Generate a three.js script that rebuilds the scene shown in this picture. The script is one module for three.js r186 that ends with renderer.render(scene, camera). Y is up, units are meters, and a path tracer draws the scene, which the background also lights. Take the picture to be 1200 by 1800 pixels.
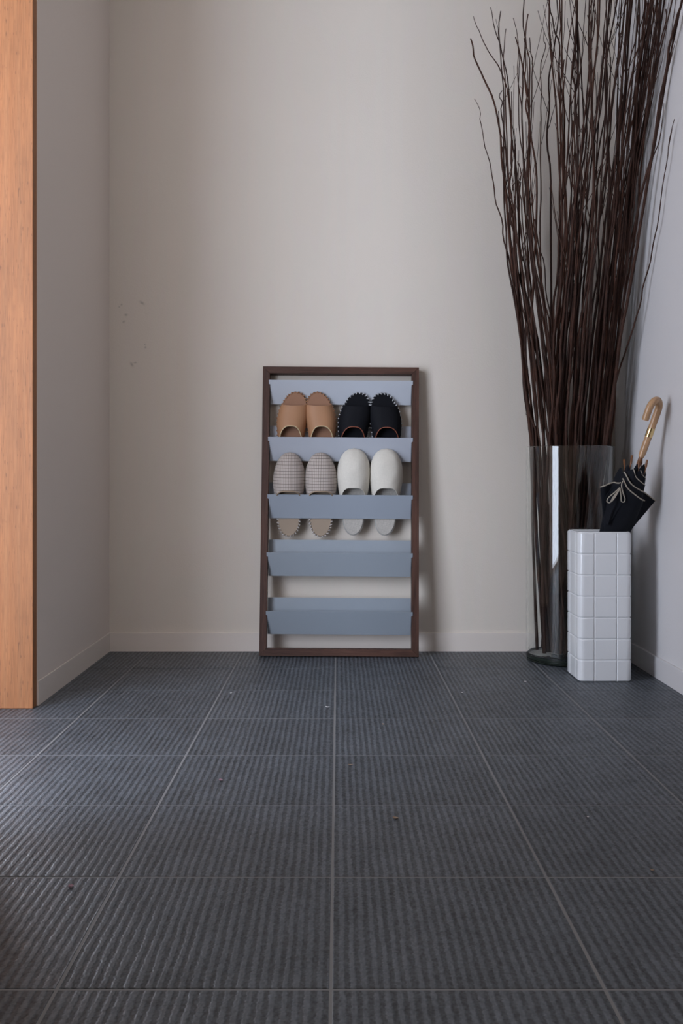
import * as THREE from 'three';
import { RectAreaLightUniformsLib } from 'three/addons/lights/RectAreaLightUniformsLib.js';
import { RoundedBoxGeometry } from 'three/addons/geometries/RoundedBoxGeometry.js';
import { mergeGeometries } from 'three/addons/utils/BufferGeometryUtils.js';

// ---------------------------------------------------------------- camera, light, exposure
const scene = new THREE.Scene();
const FOCAL = 1710, VPX = 594, HORIZON = 841, EYE = 0.5575;      // pixels of a 1200 x 1800 frame; eye height in metres
const camera = new THREE.PerspectiveCamera(2 * Math.atan(900 / FOCAL) * 180 / Math.PI, 1200 / 1800, 0.05, 60);
camera.position.set(0, EYE, 0);
camera.lookAt(0, EYE, -1);
camera.setViewOffset(1200, 1800, 600 - VPX, 900 - HORIZON, 1200, 1800);
camera.updateProjectionMatrix();

RectAreaLightUniformsLib.init();
const renderer = new THREE.WebGLRenderer({ antialias: true });
renderer.toneMapping = THREE.LinearToneMapping;
renderer.toneMappingExposure = 0.93;
renderer.shadowMap.enabled = true;

// overcast sky outside the entrance
{
  const w = 64, h = 32, d = new Float32Array(w * h * 4);
  for (let j = 0; j < h; j++) for (let i = 0; i < w; i++) {
    const e = j / (h - 1) * 2 - 1, k = (j * w + i) * 4, b = e > 0 ? 0.9 + 0.5 * e : 0.55;
    d[k] = b * 0.88; d[k + 1] = b * 0.95; d[k + 2] = b * 1.05; d[k + 3] = 1;
  }
  const t = new THREE.DataTexture(d, w, h, THREE.RGBAFormat, THREE.FloatType);
  t.mapping = THREE.EquirectangularReflectionMapping; t.magFilter = THREE.LinearFilter; t.minFilter = THREE.LinearFilter; t.needsUpdate = true;
  scene.background = t;
}
// daylight through the two openings of the entrance porch on the left
const PORCH_X = -1.75, OPENINGS = [{ z0: 0.9, z1: -1.5, y0: 0.04, y1: 2.1, k: 8.7 }, { z0: -2.55, z1: -3.95, y0: 0.04, y1: 2.1, k: 4.0 }];
for (const o of OPENINGS) {
  const l = new THREE.RectAreaLight(new THREE.Color(0.86, 0.95, 1.13), o.k, o.z0 - o.z1, o.y1 - o.y0);
  l.name = 'daylight';
  l.position.set(PORCH_X + 0.012, (o.y0 + o.y1) / 2, (o.z0 + o.z1) / 2);
  l.lookAt(5, (o.y0 + o.y1) / 2, (o.z0 + o.z1) / 2);
  scene.add(l);
}
// added warm fill light, out of view in an opening of the right wall
const FILL = { z0: 0.35, z1: -0.95, y0: 1.45, y1: 2.35 };
const fillLight = new THREE.RectAreaLight(new THREE.Color(1.0, 0.90, 0.80), 2.1, FILL.z0 - FILL.z1, FILL.y1 - FILL.y0);
fillLight.name = 'added_fill_light';
fillLight.position.set(0.89, (FILL.y0 + FILL.y1) / 2, (FILL.z0 + FILL.z1) / 2);
fillLight.lookAt(-5, (FILL.y0 + FILL.y1) / 2, (FILL.z0 + FILL.z1) / 2);
scene.add(fillLight);

// ---------------------------------------------------------------- helpers
let seed = 20240611;
const rnd = () => { seed = (seed + 0x6D2B79F5) | 0; let t = Math.imul(seed ^ (seed >>> 15), 1 | seed); t = (t + Math.imul(t ^ (t >>> 7), 61 | t)) ^ t; return ((t ^ (t >>> 14)) >>> 0) / 4294967296; };
const rr = (a, b) => a + (b - a) * rnd();
const clamp = (v, a, b) => Math.min(b, Math.max(a, v));
const lerp = (a, b, t) => a + (b - a) * t;
const smooth = (a, b, x) => { const t = clamp((x - a) / (b - a), 0, 1); return t * t * (3 - 2 * t); };
const V = (x, y, z) => new THREE.Vector3(x, y, z);
const at = (px, py, Z) => V((px - VPX) * Z / FOCAL, EYE + (HORIZON - py) * Z / FOCAL, -Z);
// periodic value noise
function makeNoise(s) {
  const N = 256, p = new Float32Array(N * N); let q = s >>> 0;
  for (let i = 0; i < N * N; i++) { q = (Math.imul(q, 1664525) + 1013904223) >>> 0; p[i] = q / 4294967296; }
  return (x, y, px = 256, py = 256) => {
    const xi = Math.floor(x), yi = Math.floor(y), fx = x - xi, fy = y - yi;
    const u = fx * fx * (3 - 2 * fx), v = fy * fy * (3 - 2 * fy);
    const m = (a, b) => ((a % b) + b) % b;
    const x0 = m(xi, px) & 255, x1 = m(xi + 1, px) & 255, y0 = m(yi, py) & 255, y1 = m(yi + 1, py) & 255;
    return (p[y0 * N + x0] * (1 - u) + p[y0 * N + x1] * u) * (1 - v) + (p[y1 * N + x0] * (1 - u) + p[y1 * N + x1] * u) * v;
  };
}
const n1 = makeNoise(11), n2 = makeNoise(77), n3 = makeNoise(991);
const toS = (c) => { c = clamp(c, 0, 1); return 255 * (c <= 0.0031308 ? 12.92 * c : 1.055 * Math.pow(c, 1 / 2.4) - 0.055); };
// colour map from a function of (u, v) giving linear rgb
function colorTex(w, h, f, rep = [1, 1]) {
  const d = new Uint8Array(w * h * 4);
  for (let j = 0; j < h; j++) for (let i = 0; i < w; i++) {
    const c = f(i / w, j / h), k = (j * w + i) * 4;
    d[k] = toS(c[0]); d[k + 1] = toS(c[1]); d[k + 2] = toS(c[2]); d[k + 3] = 255;
  }
  const t = new THREE.DataTexture(d, w, h, THREE.RGBAFormat); t.colorSpace = THREE.SRGBColorSpace;
  return finish(t, rep);
}
function valueTex(w, h, f, rep = [1, 1]) {
  const d = new Uint8Array(w * h * 4);
  for (let j = 0; j < h; j++) for (let i = 0; i < w; i++) {
    const c = clamp(f(i / w, j / h), 0, 1) * 255, k = (j * w + i) * 4;
    d[k] = d[k + 1] = d[k + 2] = c; d[k + 3] = 255;
  }
  return finish(new THREE.DataTexture(d, w, h, THREE.RGBAFormat), rep);
}
function finish(t, rep) {
  t.wrapS = t.wrapT = THREE.RepeatWrapping; t.magFilter = THREE.LinearFilter; t.minFilter = THREE.LinearMipmapLinearFilter; t.generateMipmaps = true;
  t.repeat.set(rep[0], rep[1]); t.needsUpdate = true; return t;
}
const used = {};
const numbered = (n) => { const k = used[n] = (used[n] ?? -1) + 1; return k ? `${n}_${String(k).padStart(3, '0')}` : n; };
function mesh(name, geo, mat, parent) {
  const m = new THREE.Mesh(geo, mat); m.name = parent ? name : numbered(name);
  m.castShadow = m.receiveShadow = true; (parent ?? scene).add(m); return m;
}
function struct(name, geo, mat) { const m = new THREE.Mesh(geo, mat); m.name = name; m.userData.kind = 'structure'; m.castShadow = m.receiveShadow = true; scene.add(m); return m; }
function thing(name, label, category, group) {
  const g = new THREE.Group(); g.name = numbered(name); g.userData = { label, category }; if (group) g.userData.group = group; scene.add(g); return g;
}
function box(x0, x1, y0, y1, z0, z1) {
  const g = new THREE.BoxGeometry(x1 - x0, y1 - y0, z1 - z0); g.translate((x0 + x1) / 2, (y0 + y1) / 2, (z0 + z1) / 2);
  const p = g.attributes.position, n = g.attributes.normal, uv = g.attributes.uv;      // uv in metres
  for (let i = 0; i < p.count; i++) {
    if (Math.abs(n.getX(i)) > 0.5) uv.setXY(i, p.getZ(i), p.getY(i));
    else if (Math.abs(n.getY(i)) > 0.5) uv.setXY(i, p.getX(i), p.getZ(i));
    else uv.setXY(i, p.getX(i), p.getY(i));
  }
  return g;
}
// indexed grid surface from f(i, j) -> [x, y, z, u, v]
function grid(nu, nv, f, closeU = false) {
  const pos = [], uv = [], idx = [];
  for (let j = 0; j <= nv; j++) for (let i = 0; i <= nu; i++) { const p = f(i / nu, j / nv); pos.push(p[0], p[1], p[2]); uv.push(p[3] ?? i / nu, p[4] ?? j / nv); }
  for (let j = 0; j < nv; j++) for (let i = 0; i < nu; i++) { const a = j * (nu + 1) + i, b = a + 1, c = a + nu + 1, d = c + 1; idx.push(a, b, d, a, d, c); }
  const g = new THREE.BufferGeometry();
  g.setAttribute('position', new THREE.Float32BufferAttribute(pos, 3)); g.setAttribute('uv', new THREE.Float32BufferAttribute(uv, 2)); g.setIndex(idx);
  g.computeVertexNormals();
  if (closeU) { const n = g.attributes.normal; for (let j = 0; j <= nv; j++) { const a = j * (nu + 1), b = a + nu; const v = V(n.getX(a) + n.getX(b), n.getY(a) + n.getY(b), n.getZ(a) + n.getZ(b)).normalize(); n.setXYZ(a, v.x, v.y, v.z); n.setXYZ(b, v.x, v.y, v.z); } }
  return g;
}
// tapered tube through points
function tube(pts, rad, seg = 7, n = 0, caps = true, closed = false) {
  const curve = new THREE.CatmullRomCurve3(pts, closed, 'centripetal'); n = n || pts.length * 4;
  const P = [], T = []; for (let i = 0; i <= n; i++) { P.push(curve.getPoint(i / n)); T.push(curve.getTangent(i / n)); }
  let N = Math.abs(T[0].z) < 0.8 ? V(0, 0, 1) : V(1, 0, 0); N.addScaledVector(T[0], -N.dot(T[0])).normalize();
  const pos = [], nor = [], uv = [], idx = []; let len = 0;
  for (let i = 0; i <= n; i++) {
    if (i) len += P[i].distanceTo(P[i - 1]);
    N.addScaledVector(T[i], -N.dot(T[i])).normalize(); const B = new THREE.Vector3().crossVectors(T[i], N);
    const r = typeof rad === 'number' ? rad : rad(i / n);
    for (let k = 0; k <= seg; k++) { const a = k / seg * Math.PI * 2, c = Math.cos(a), s = Math.sin(a);
      const d = V(N.x * c + B.x * s, N.y * c + B.y * s, N.z * c + B.z * s);
      pos.push(P[i].x + d.x * r, P[i].y + d.y * r, P[i].z + d.z * r); nor.push(d.x, d.y, d.z); uv.push(k / seg, len); }
  }
  for (let i = 0; i < n; i++) for (let k = 0; k < seg; k++) { const a = i * (seg + 1) + k, b = a + 1, c = a + seg + 1, d = c + 1; idx.push(a, b, d, a, d, c); }
  if (caps && !closed) for (const i of [0, n]) {
    const c = pos.length / 3, s = i ? 1 : -1; pos.push(P[i].x, P[i].y, P[i].z); nor.push(T[i].x * s, T[i].y * s, T[i].z * s); uv.push(0.5, len);
    for (let k = 0; k < seg; k++) { const a = i * (seg + 1) + k; i ? idx.push(a, a + 1, c) : idx.push(a + 1, a, c); }
  }
  const g = new THREE.BufferGeometry();
  g.setAttribute('position', new THREE.Float32BufferAttribute(pos, 3)); g.setAttribute('normal', new THREE.Float32BufferAttribute(nor, 3)); g.setAttribute('uv', new THREE.Float32BufferAttribute(uv, 2)); g.setIndex(idx);
  return g;
}
const std = (o) => new THREE.MeshStandardMaterial(o);
const phys = (o) => new THREE.MeshPhysicalMaterial(o);
const lin = (r, g, b) => new THREE.Color().setRGB(r, g, b);

// ---------------------------------------------------------------- room shell
const LX = -0.7375, RX = 0.894, BZ = -3.141, CEIL = 2.46, REAR = 1.75, ALX = PORCH_X, FARZ = -4.1, JZ = -2.387;
const paper = (u, v) => 0.5 + 0.25 * (n1(u * 256, v * 256) - 0.5) + 0.5 * (n2(u * 128, v * 128, 128, 128) - 0.5);
const wallBump = valueTex(512, 512, paper, [2.5, 2.5]);
const wallMat = std({ color: lin(0.77, 0.685, 0.62), roughness: 0.85, bumpMap: wallBump, bumpScale: 0.00025 });
// the back wall carries a few small scuffs
const backMarks = [[249, 533, 5, 2.2, -0.6], [213, 536, 1.6, 1.6, 0], [221, 554, 2.8, 2, 0], [217, 566, 2.5, 1.6, 0.5], [255, 611, 2, 1.6, 0.4], [231, 641, 4.4, 2.2, -1.0], [237, 638, 3, 1.2, 0.1], [209, 540, 1.4, 1.2, 0], [254, 606, 1.1, 1.1, 0]]
  .map(([px, py, a, b, r]) => { const p = at(px, py, -BZ); return [p.x, p.y, a * 0.00184 * 0.9, b * 0.00184 * 0.9, r]; });
const bw0 = LX - 0.001, bw1 = 1.0, bh = 2.5;
const backMap = colorTex(1024, 1346, (u, v) => {
  const x = bw0 + (bw1 - bw0) * u, y = bh * v;
  let k = 1 + 0.018 * (n1(u * 9, v * 12) - 0.5) + 0.012 * (n3(u * 60, v * 3) - 0.5), s = 0;
  for (const [mx, my, a, b, r] of backMarks) { const dx = x - mx, dy = y - my; if (Math.abs(dx) > 0.03 || Math.abs(dy) > 0.03) continue; const c = Math.cos(r), q = Math.sin(r), X = (dx * c + dy * q) / a, Y = (-dx * q + dy * c) / b; s = Math.max(s, Math.exp(-(X * X + Y * Y)) * (0.75 + 0.5 * n2(x * 900, y * 900))); }
  k *= 1 - 0.36 * s;
  return [0.735 * k, 0.665 * k, 0.585 * k];
});
const backMat = std({ map: backMap, roughness: 0.85, bumpMap: wallBump, bumpScale: 0.00025 });
{
  const g = box(bw0, bw1, 0, bh, BZ - 0.12, BZ), uv = g.attributes.uv;
  for (let i = 0; i < uv.count; i++) uv.setXY(i, (uv.getX(i) - bw0) / (bw1 - bw0), uv.getY(i) / bh);
  backMat.bumpMap = wallBump.clone(); backMat.bumpMap.repeat.set(2.5 * (bw1 - bw0), 2.5 * bh); backMat.bumpMap.needsUpdate = true;
  struct('wall_back', g, backMat);
}
struct('wall_left', box(LX - 0.13, LX, 0, bh, FARZ, JZ), wallMat);
struct('wall_right', mergeGeometries([box(RX, RX + 0.12, 0, bh, BZ, FILL.z1), box(RX, RX + 0.12, 0, bh, FILL.z0, REAR), box(RX, RX + 0.12, 0, FILL.y0, FILL.z1, FILL.z0), box(RX, RX + 0.12, FILL.y1, bh, FILL.z1, FILL.z0)]), std({ color: lin(0.72, 0.70, 0.70), roughness: 0.85, bumpMap: wallBump, bumpScale: 0.00025 }));  // its high opening is added for the fill light
struct('wall_rear', box(-0.8, RX + 0.12, 0, bh, REAR, REAR + 0.12), wallMat);
struct('wall_left_near', box(-0.66, -0.56, 0, bh, -1.50, REAR), wallMat);
struct('wall_porch', mergeGeometries([box(-1.87, -0.66, 0, bh, 1.0, 1.12), box(-1.87, LX, 0, bh, FARZ - 0.12, FARZ)]), wallMat);
{
  const [a, b] = OPENINGS, w = (y0, y1, z0, z1) => box(ALX - 0.12, ALX, y0, y1, z0, z1);
  struct('wall_entrance', mergeGeometries([w(0, bh, a.z0, 1.0), w(0, bh, b.z0, a.z1), w(0, bh, FARZ, b.z1), w(a.y1, bh, a.z1, a.z0), w(b.y1, bh, b.z1, b.z0), w(0, a.y0, a.z1, a.z0), w(0, b.y0, b.z1, b.z0)]), wallMat);
}
struct('ceiling', box(-1.9, RX + 0.12, bh, bh + 0.1, FARZ - 0.12, REAR + 0.12), std({ color: lin(0.62, 0.60, 0.58), roughness: 0.9 }));
{
  const trimMat = std({ color: lin(0.75, 0.675, 0.61), roughness: 0.55 }), trimRight = std({ color: lin(0.72, 0.70, 0.70), roughness: 0.55 });
  const bb = (w, d) => { const s = new THREE.Shape(); s.moveTo(0, 0); s.lineTo(0.007, 0); s.lineTo(0.007, 0.0575); s.quadraticCurveTo(0.007, 0.06, 0.0045, 0.06); s.lineTo(0, 0.06); s.closePath(); const g = new THREE.ExtrudeGeometry(s, { depth: w, bevelEnabled: false, curveSegments: 4 }); return g; };
  let g = bb(RX - LX); g.rotateY(-Math.PI / 2); g.translate(RX, 0, BZ); struct('baseboard_back', g, trimMat);
  g = bb(JZ - BZ - 0.007); g.scale(0.4, 1, 1); g.translate(LX, 0, BZ + 0.007); struct('baseboard_left', g, trimMat);
  g = bb(REAR - BZ - 0.007); g.rotateY(Math.PI); g.translate(RX, 0, REAR); struct('baseboard_right', g, trimRight);
}
// ---------------------------------------------------------------- timber door post
const cedar = colorTex(512, 2048, (u, v) => {
  const w = n1(u * 6 + 0.6 * n2(u * 3, v * 5, 3, 5), v * 7, 6, 7), fine = n2(u * 128, v * 24, 128, 24), fine2 = n3(u * 256, v * 60, 256, 60);
  let k = 0.80 + 0.22 * w + 0.26 * (fine - 0.5) + 0.20 * (fine2 - 0.5);
  const fl = n3(u * 150 + 1.5 * n1(u * 20, v * 30, 20, 30), v * 70, 150, 70), f2 = n2(u * 70, v * 60, 70, 60);
  if (fl > 0.80 && f2 > 0.42) k *= 1 - 0.30 * smooth(0.80, 0.93, fl);
  const g = n1(u * 30, v * 3, 30, 3);
  return [0.345 * k, (0.131 + 0.012 * g) * k, (0.042 + 0.01 * g) * k];
}, [1 / 0.2, 1 / 1.1]);
const cedarMat = std({ map: cedar, roughness: 0.6 });
{
  const g = new RoundedBoxGeometry(0.17, 2.5, 0.031, 2, 0.0012); g.translate(LX - 0.0015 - 0.085, 1.25, JZ + 0.0155);
  const p = g.attributes.position, uv = g.attributes.uv, n = g.attributes.normal;
  for (let i = 0; i < p.count; i++) uv.setXY(i, Math.abs(n.getX(i)) > 0.7 ? p.getZ(i) : p.getX(i), p.getY(i));
  struct('trim_1', g, cedarMat);
  OPENINGS.forEach((o, k) => { const f = (y0, y1, z0, z1) => box(ALX, ALX + 0.011, y0, y1, z0, z1); struct(`trim_${k + 2}`, mergeGeometries([f(0, o.y1 + 0.06, o.z1 - 0.06, o.z1), f(0, o.y1 + 0.06, o.z0, o.z0 + 0.06), f(o.y1, o.y1 + 0.06, o.z1, o.z0)]), cedarMat); });
}
// ---------------------------------------------------------------- tiled floor
const groutMat = std({ color: lin(0.25, 0.25, 0.255), roughness: 0.85 });
const floor = struct('floor', box(-1.9, RX + 0.1, -0.1, -0.0009, FARZ - 0.1, REAR + 0.1), groutMat);
{
  const RIBS = 48, S = 1536;
  const rib = (u, v) => {
    const w = u * RIBS + 0.20 * (n1(u * 42, v * 7, 42, 7) - 0.5) + 0.14 * (n2(u * 84, v * 26, 84, 26) - 0.5) + 0.15 * (n3(u * 250, v * 200, 250, 200) - 0.5);
    let a = 0.5 + 0.5 * Math.cos(w * Math.PI * 2); a = smooth(0.12, 0.88, a);
    return a * (0.78 + 0.35 * (n3(u * 84, v * 14, 84, 14) - 0.3));
  };
  const grain = (u, v) => 0.55 * n1(u * 230, v * 120, 230, 120) + 0.45 * n2(u * 250, v * 250, 250, 250);
  const bump = valueTex(S, S, (u, v) => clamp(0.12 + 0.62 * rib(u, v) + 0.34 * (grain(u, v) - 0.5), 0, 1), [1 / 0.6, 1 / 0.6]);
  const cols = colorTex(S, S, (u, v) => {
    const r = rib(u, v), g = grain(u, v); let k = 0.58 + 0.80 * r + 0.85 * (g - 0.5) + 0.25 * (n3(u * 12, v * 12, 12, 12) - 0.5);
    if (n2(u * 60 + 7, v * 60, 60, 60) > 0.93) k *= 0.7;
    return [0.084 * k, 0.095 * k, 0.110 * k];
  }, [1 / 0.6, 1 / 0.6]);
  const rough = valueTex(512, 512, (u, v) => 0.50 + 0.18 * (n1(u * 150, v * 90, 150, 90) - 0.5), [1 / 0.6, 1 / 0.6]);
  const mats = [0.94, 1.0, 1.05].map((k) => std({ map: cols, color: lin(k, k, k), bumpMap: bump, bumpScale: 0.0012, roughness: 1, roughnessMap: rough }));
  const PX = 0.2993, PZ = 0.2995, gap = 0.0031, cache = {};
  function tileGeo(w, d, var_) {
    const key = [w.toFixed(4), d.toFixed(4), var_].join();
    if (cache[key]) return cache[key];
    const b = 0.0011, T = 0.008, hw = w / 2, hd = d / 2, ou = (var_ * 11 % RIBS) / RIBS * 0.6, ov = var_ * 0.137;
    const pos = [], uv = [], idx = [];
    const rings = [[0, -T], [0, -b], [b, 0]];
    rings.forEach(([o, y]) => { for (const [sx, sz] of [[-1, 1], [1, 1], [1, -1], [-1, -1]]) { pos.push(sx * (hw - o), y, sz * (hd - o)); uv.push(sx * (hw - o) + ou, sz * (hd - o) + ov); } });
    for (let r = 0; r < 2; r++) for (let k = 0; k < 4; k++) { const a = r * 4 + k, c = r * 4 + (k + 1) % 4; idx.push(a, c, c + 4, a, c + 4, a + 4); }
    idx.push(8, 9, 10, 8, 10, 11);
    let g = new THREE.BufferGeometry(); g.setAttribute('position', new THREE.Float32BufferAttribute(pos, 3)); g.setAttribute('uv', new THREE.Float32BufferAttribute(uv, 2)); g.setIndex(idx);
    g = g.toNonIndexed(); g.computeVertexNormals();
    return cache[key] = g;
  }
  for (let r = 0; r < 9; r++) for (let c = -6; c < 4; c++) {
    let z0 = -2.859 + (r - 1) * PZ, z1 = z0 + PZ, x0 = -0.008 + c * PX, x1 = x0 + PX;     // z0 far, z1 near
    z0 = Math.max(z0, BZ); x0 = Math.max(x0, ALX); x1 = Math.min(x1, RX);
    if (x1 - x0 < 0.02) continue;
    const w = x1 - x0 - gap, d = z1 - z0 - gap;
    const t = mesh('tile', tileGeo(w, d, Math.floor(rnd() * 8)), mats[Math.floor(rnd() * 3)], floor);
    t.position.set((x0 + x1) / 2, rr(-0.0005, 0), (z0 + z1) / 2);
  }
}

// ---------------------------------------------------------------- leaning slipper rack
const rack = thing('slipper_rack', 'dark walnut framed slipper rack with five grey metal fronts leaning on the white wall', 'slipper rack');
const RW = 0.4975, RH = 0.913, RT = 0.038, SW = 0.0222;
rack.position.set((595.6 - VPX) * 3.03 / FOCAL, 0.0032, -3.03);
rack.rotation.set(-4.5 * Math.PI / 180, 0, -0.0070);
rack.updateMatrixWorld(true);
const walnut = colorTex(256, 1024, (u, v) => {
  const w = n1(u * 5 + 1.2 * n2(u * 2, v * 4, 2, 4), v * 3, 5, 3), f = n2(u * 60, v * 12, 60, 12), f2 = n3(u * 128, v * 50, 128, 50);
  const k = 0.72 + 0.55 * (w - 0.35) + 0.45 * (f - 0.5) + 0.3 * (f2 - 0.5);
  return [0.092 * k, 0.043 * k, 0.030 * k];
}, [1 / 0.09, 1 / 0.7]);
const walnutMat = phys({ map: walnut, roughness: 0.55, specularIntensity: 0.6 });
{
  const bar = (len) => {
    const s = new THREE.Shape(); s.moveTo(0, 0); s.lineTo(SW, SW); s.lineTo(SW, len - SW); s.lineTo(0, len); s.closePath();
    const g = new THREE.ExtrudeGeometry(s, { depth: RT - 0.0016, bevelEnabled: true, bevelThickness: 0.0008, bevelSize: 0.0006, bevelOffset: -0.0007, bevelSegments: 2 });
    g.translate(0, 0, -RT + 0.0008); return g;
  };
  const off = (g, du, dv) => { const uv = g.attributes.uv; for (let i = 0; i < uv.count; i++) uv.setXY(i, uv.getX(i) + du, uv.getY(i) + dv); return g; };
  let g = off(bar(RH), 0.01, 0.1); g.translate(-RW / 2, 0, 0); mesh('stile', g, walnutMat, rack);
  g = off(bar(RH), 0.047, 0.4); g.rotateZ(Math.PI); g.translate(RW / 2, RH, 0); mesh('stile', g, walnutMat, rack);
  g = off(bar(RW), 0.03, 0.25); g.rotateZ(Math.PI / 2); g.translate(RW / 2, 0, 0); mesh('rail', g, walnutMat, rack);
  g = off(bar(RW), 0.07, 0.55); g.rotateZ(-Math.PI / 2); g.translate(-RW / 2, RH, 0); mesh('rail', g, walnutMat, rack);
}
// the five sheet-metal ledges have one grey each, darker from the top one down
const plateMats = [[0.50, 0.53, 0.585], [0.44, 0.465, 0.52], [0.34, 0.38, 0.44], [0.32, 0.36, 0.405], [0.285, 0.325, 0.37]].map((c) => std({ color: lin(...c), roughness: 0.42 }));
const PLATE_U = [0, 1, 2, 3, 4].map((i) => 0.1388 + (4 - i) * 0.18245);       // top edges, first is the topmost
{
  const IW = RW - 2 * SW, drop = 0.0735, back = 0.031, len = Math.hypot(drop, back), tilt = Math.atan2(back, drop);
  const s = new THREE.Shape(), e = IW / 2 + 0.0028, a = IW / 2 - 0.0014, b = IW / 2 - 0.0016;
  s.moveTo(-e, 0); s.lineTo(e, 0); s.lineTo(e, -0.013); s.lineTo(a, -0.0145); s.lineTo(b, -len); s.lineTo(-b, -len); s.lineTo(-a, -0.0145); s.lineTo(-e, -0.013); s.closePath();
  const front = new THREE.ExtrudeGeometry(s, { depth: 0.0012, bevelEnabled: true, bevelThickness: 0.0003, bevelSize: 0.0003, bevelOffset: -0.0003, bevelSegments: 1 });
  front.translate(0, 0, -0.0006); front.rotateX(tilt); front.translate(0, 0, 0.0045);
  const rear = new THREE.ExtrudeGeometry(new THREE.Shape([[-IW / 2 + 0.0006, 0.041], [-IW / 2 + 0.0006, -0.022], [IW / 2 - 0.0006, -0.022], [IW / 2 - 0.0006, 0.041]].map((q) => new THREE.Vector2(...q))), { depth: 0.0012, bevelEnabled: false });
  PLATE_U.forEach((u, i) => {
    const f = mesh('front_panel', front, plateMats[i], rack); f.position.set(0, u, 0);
    if (i) { const r = mesh('rear_panel', rear, plateMats[i], rack); r.position.set(0, u, -0.0368); }
  });
}

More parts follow.
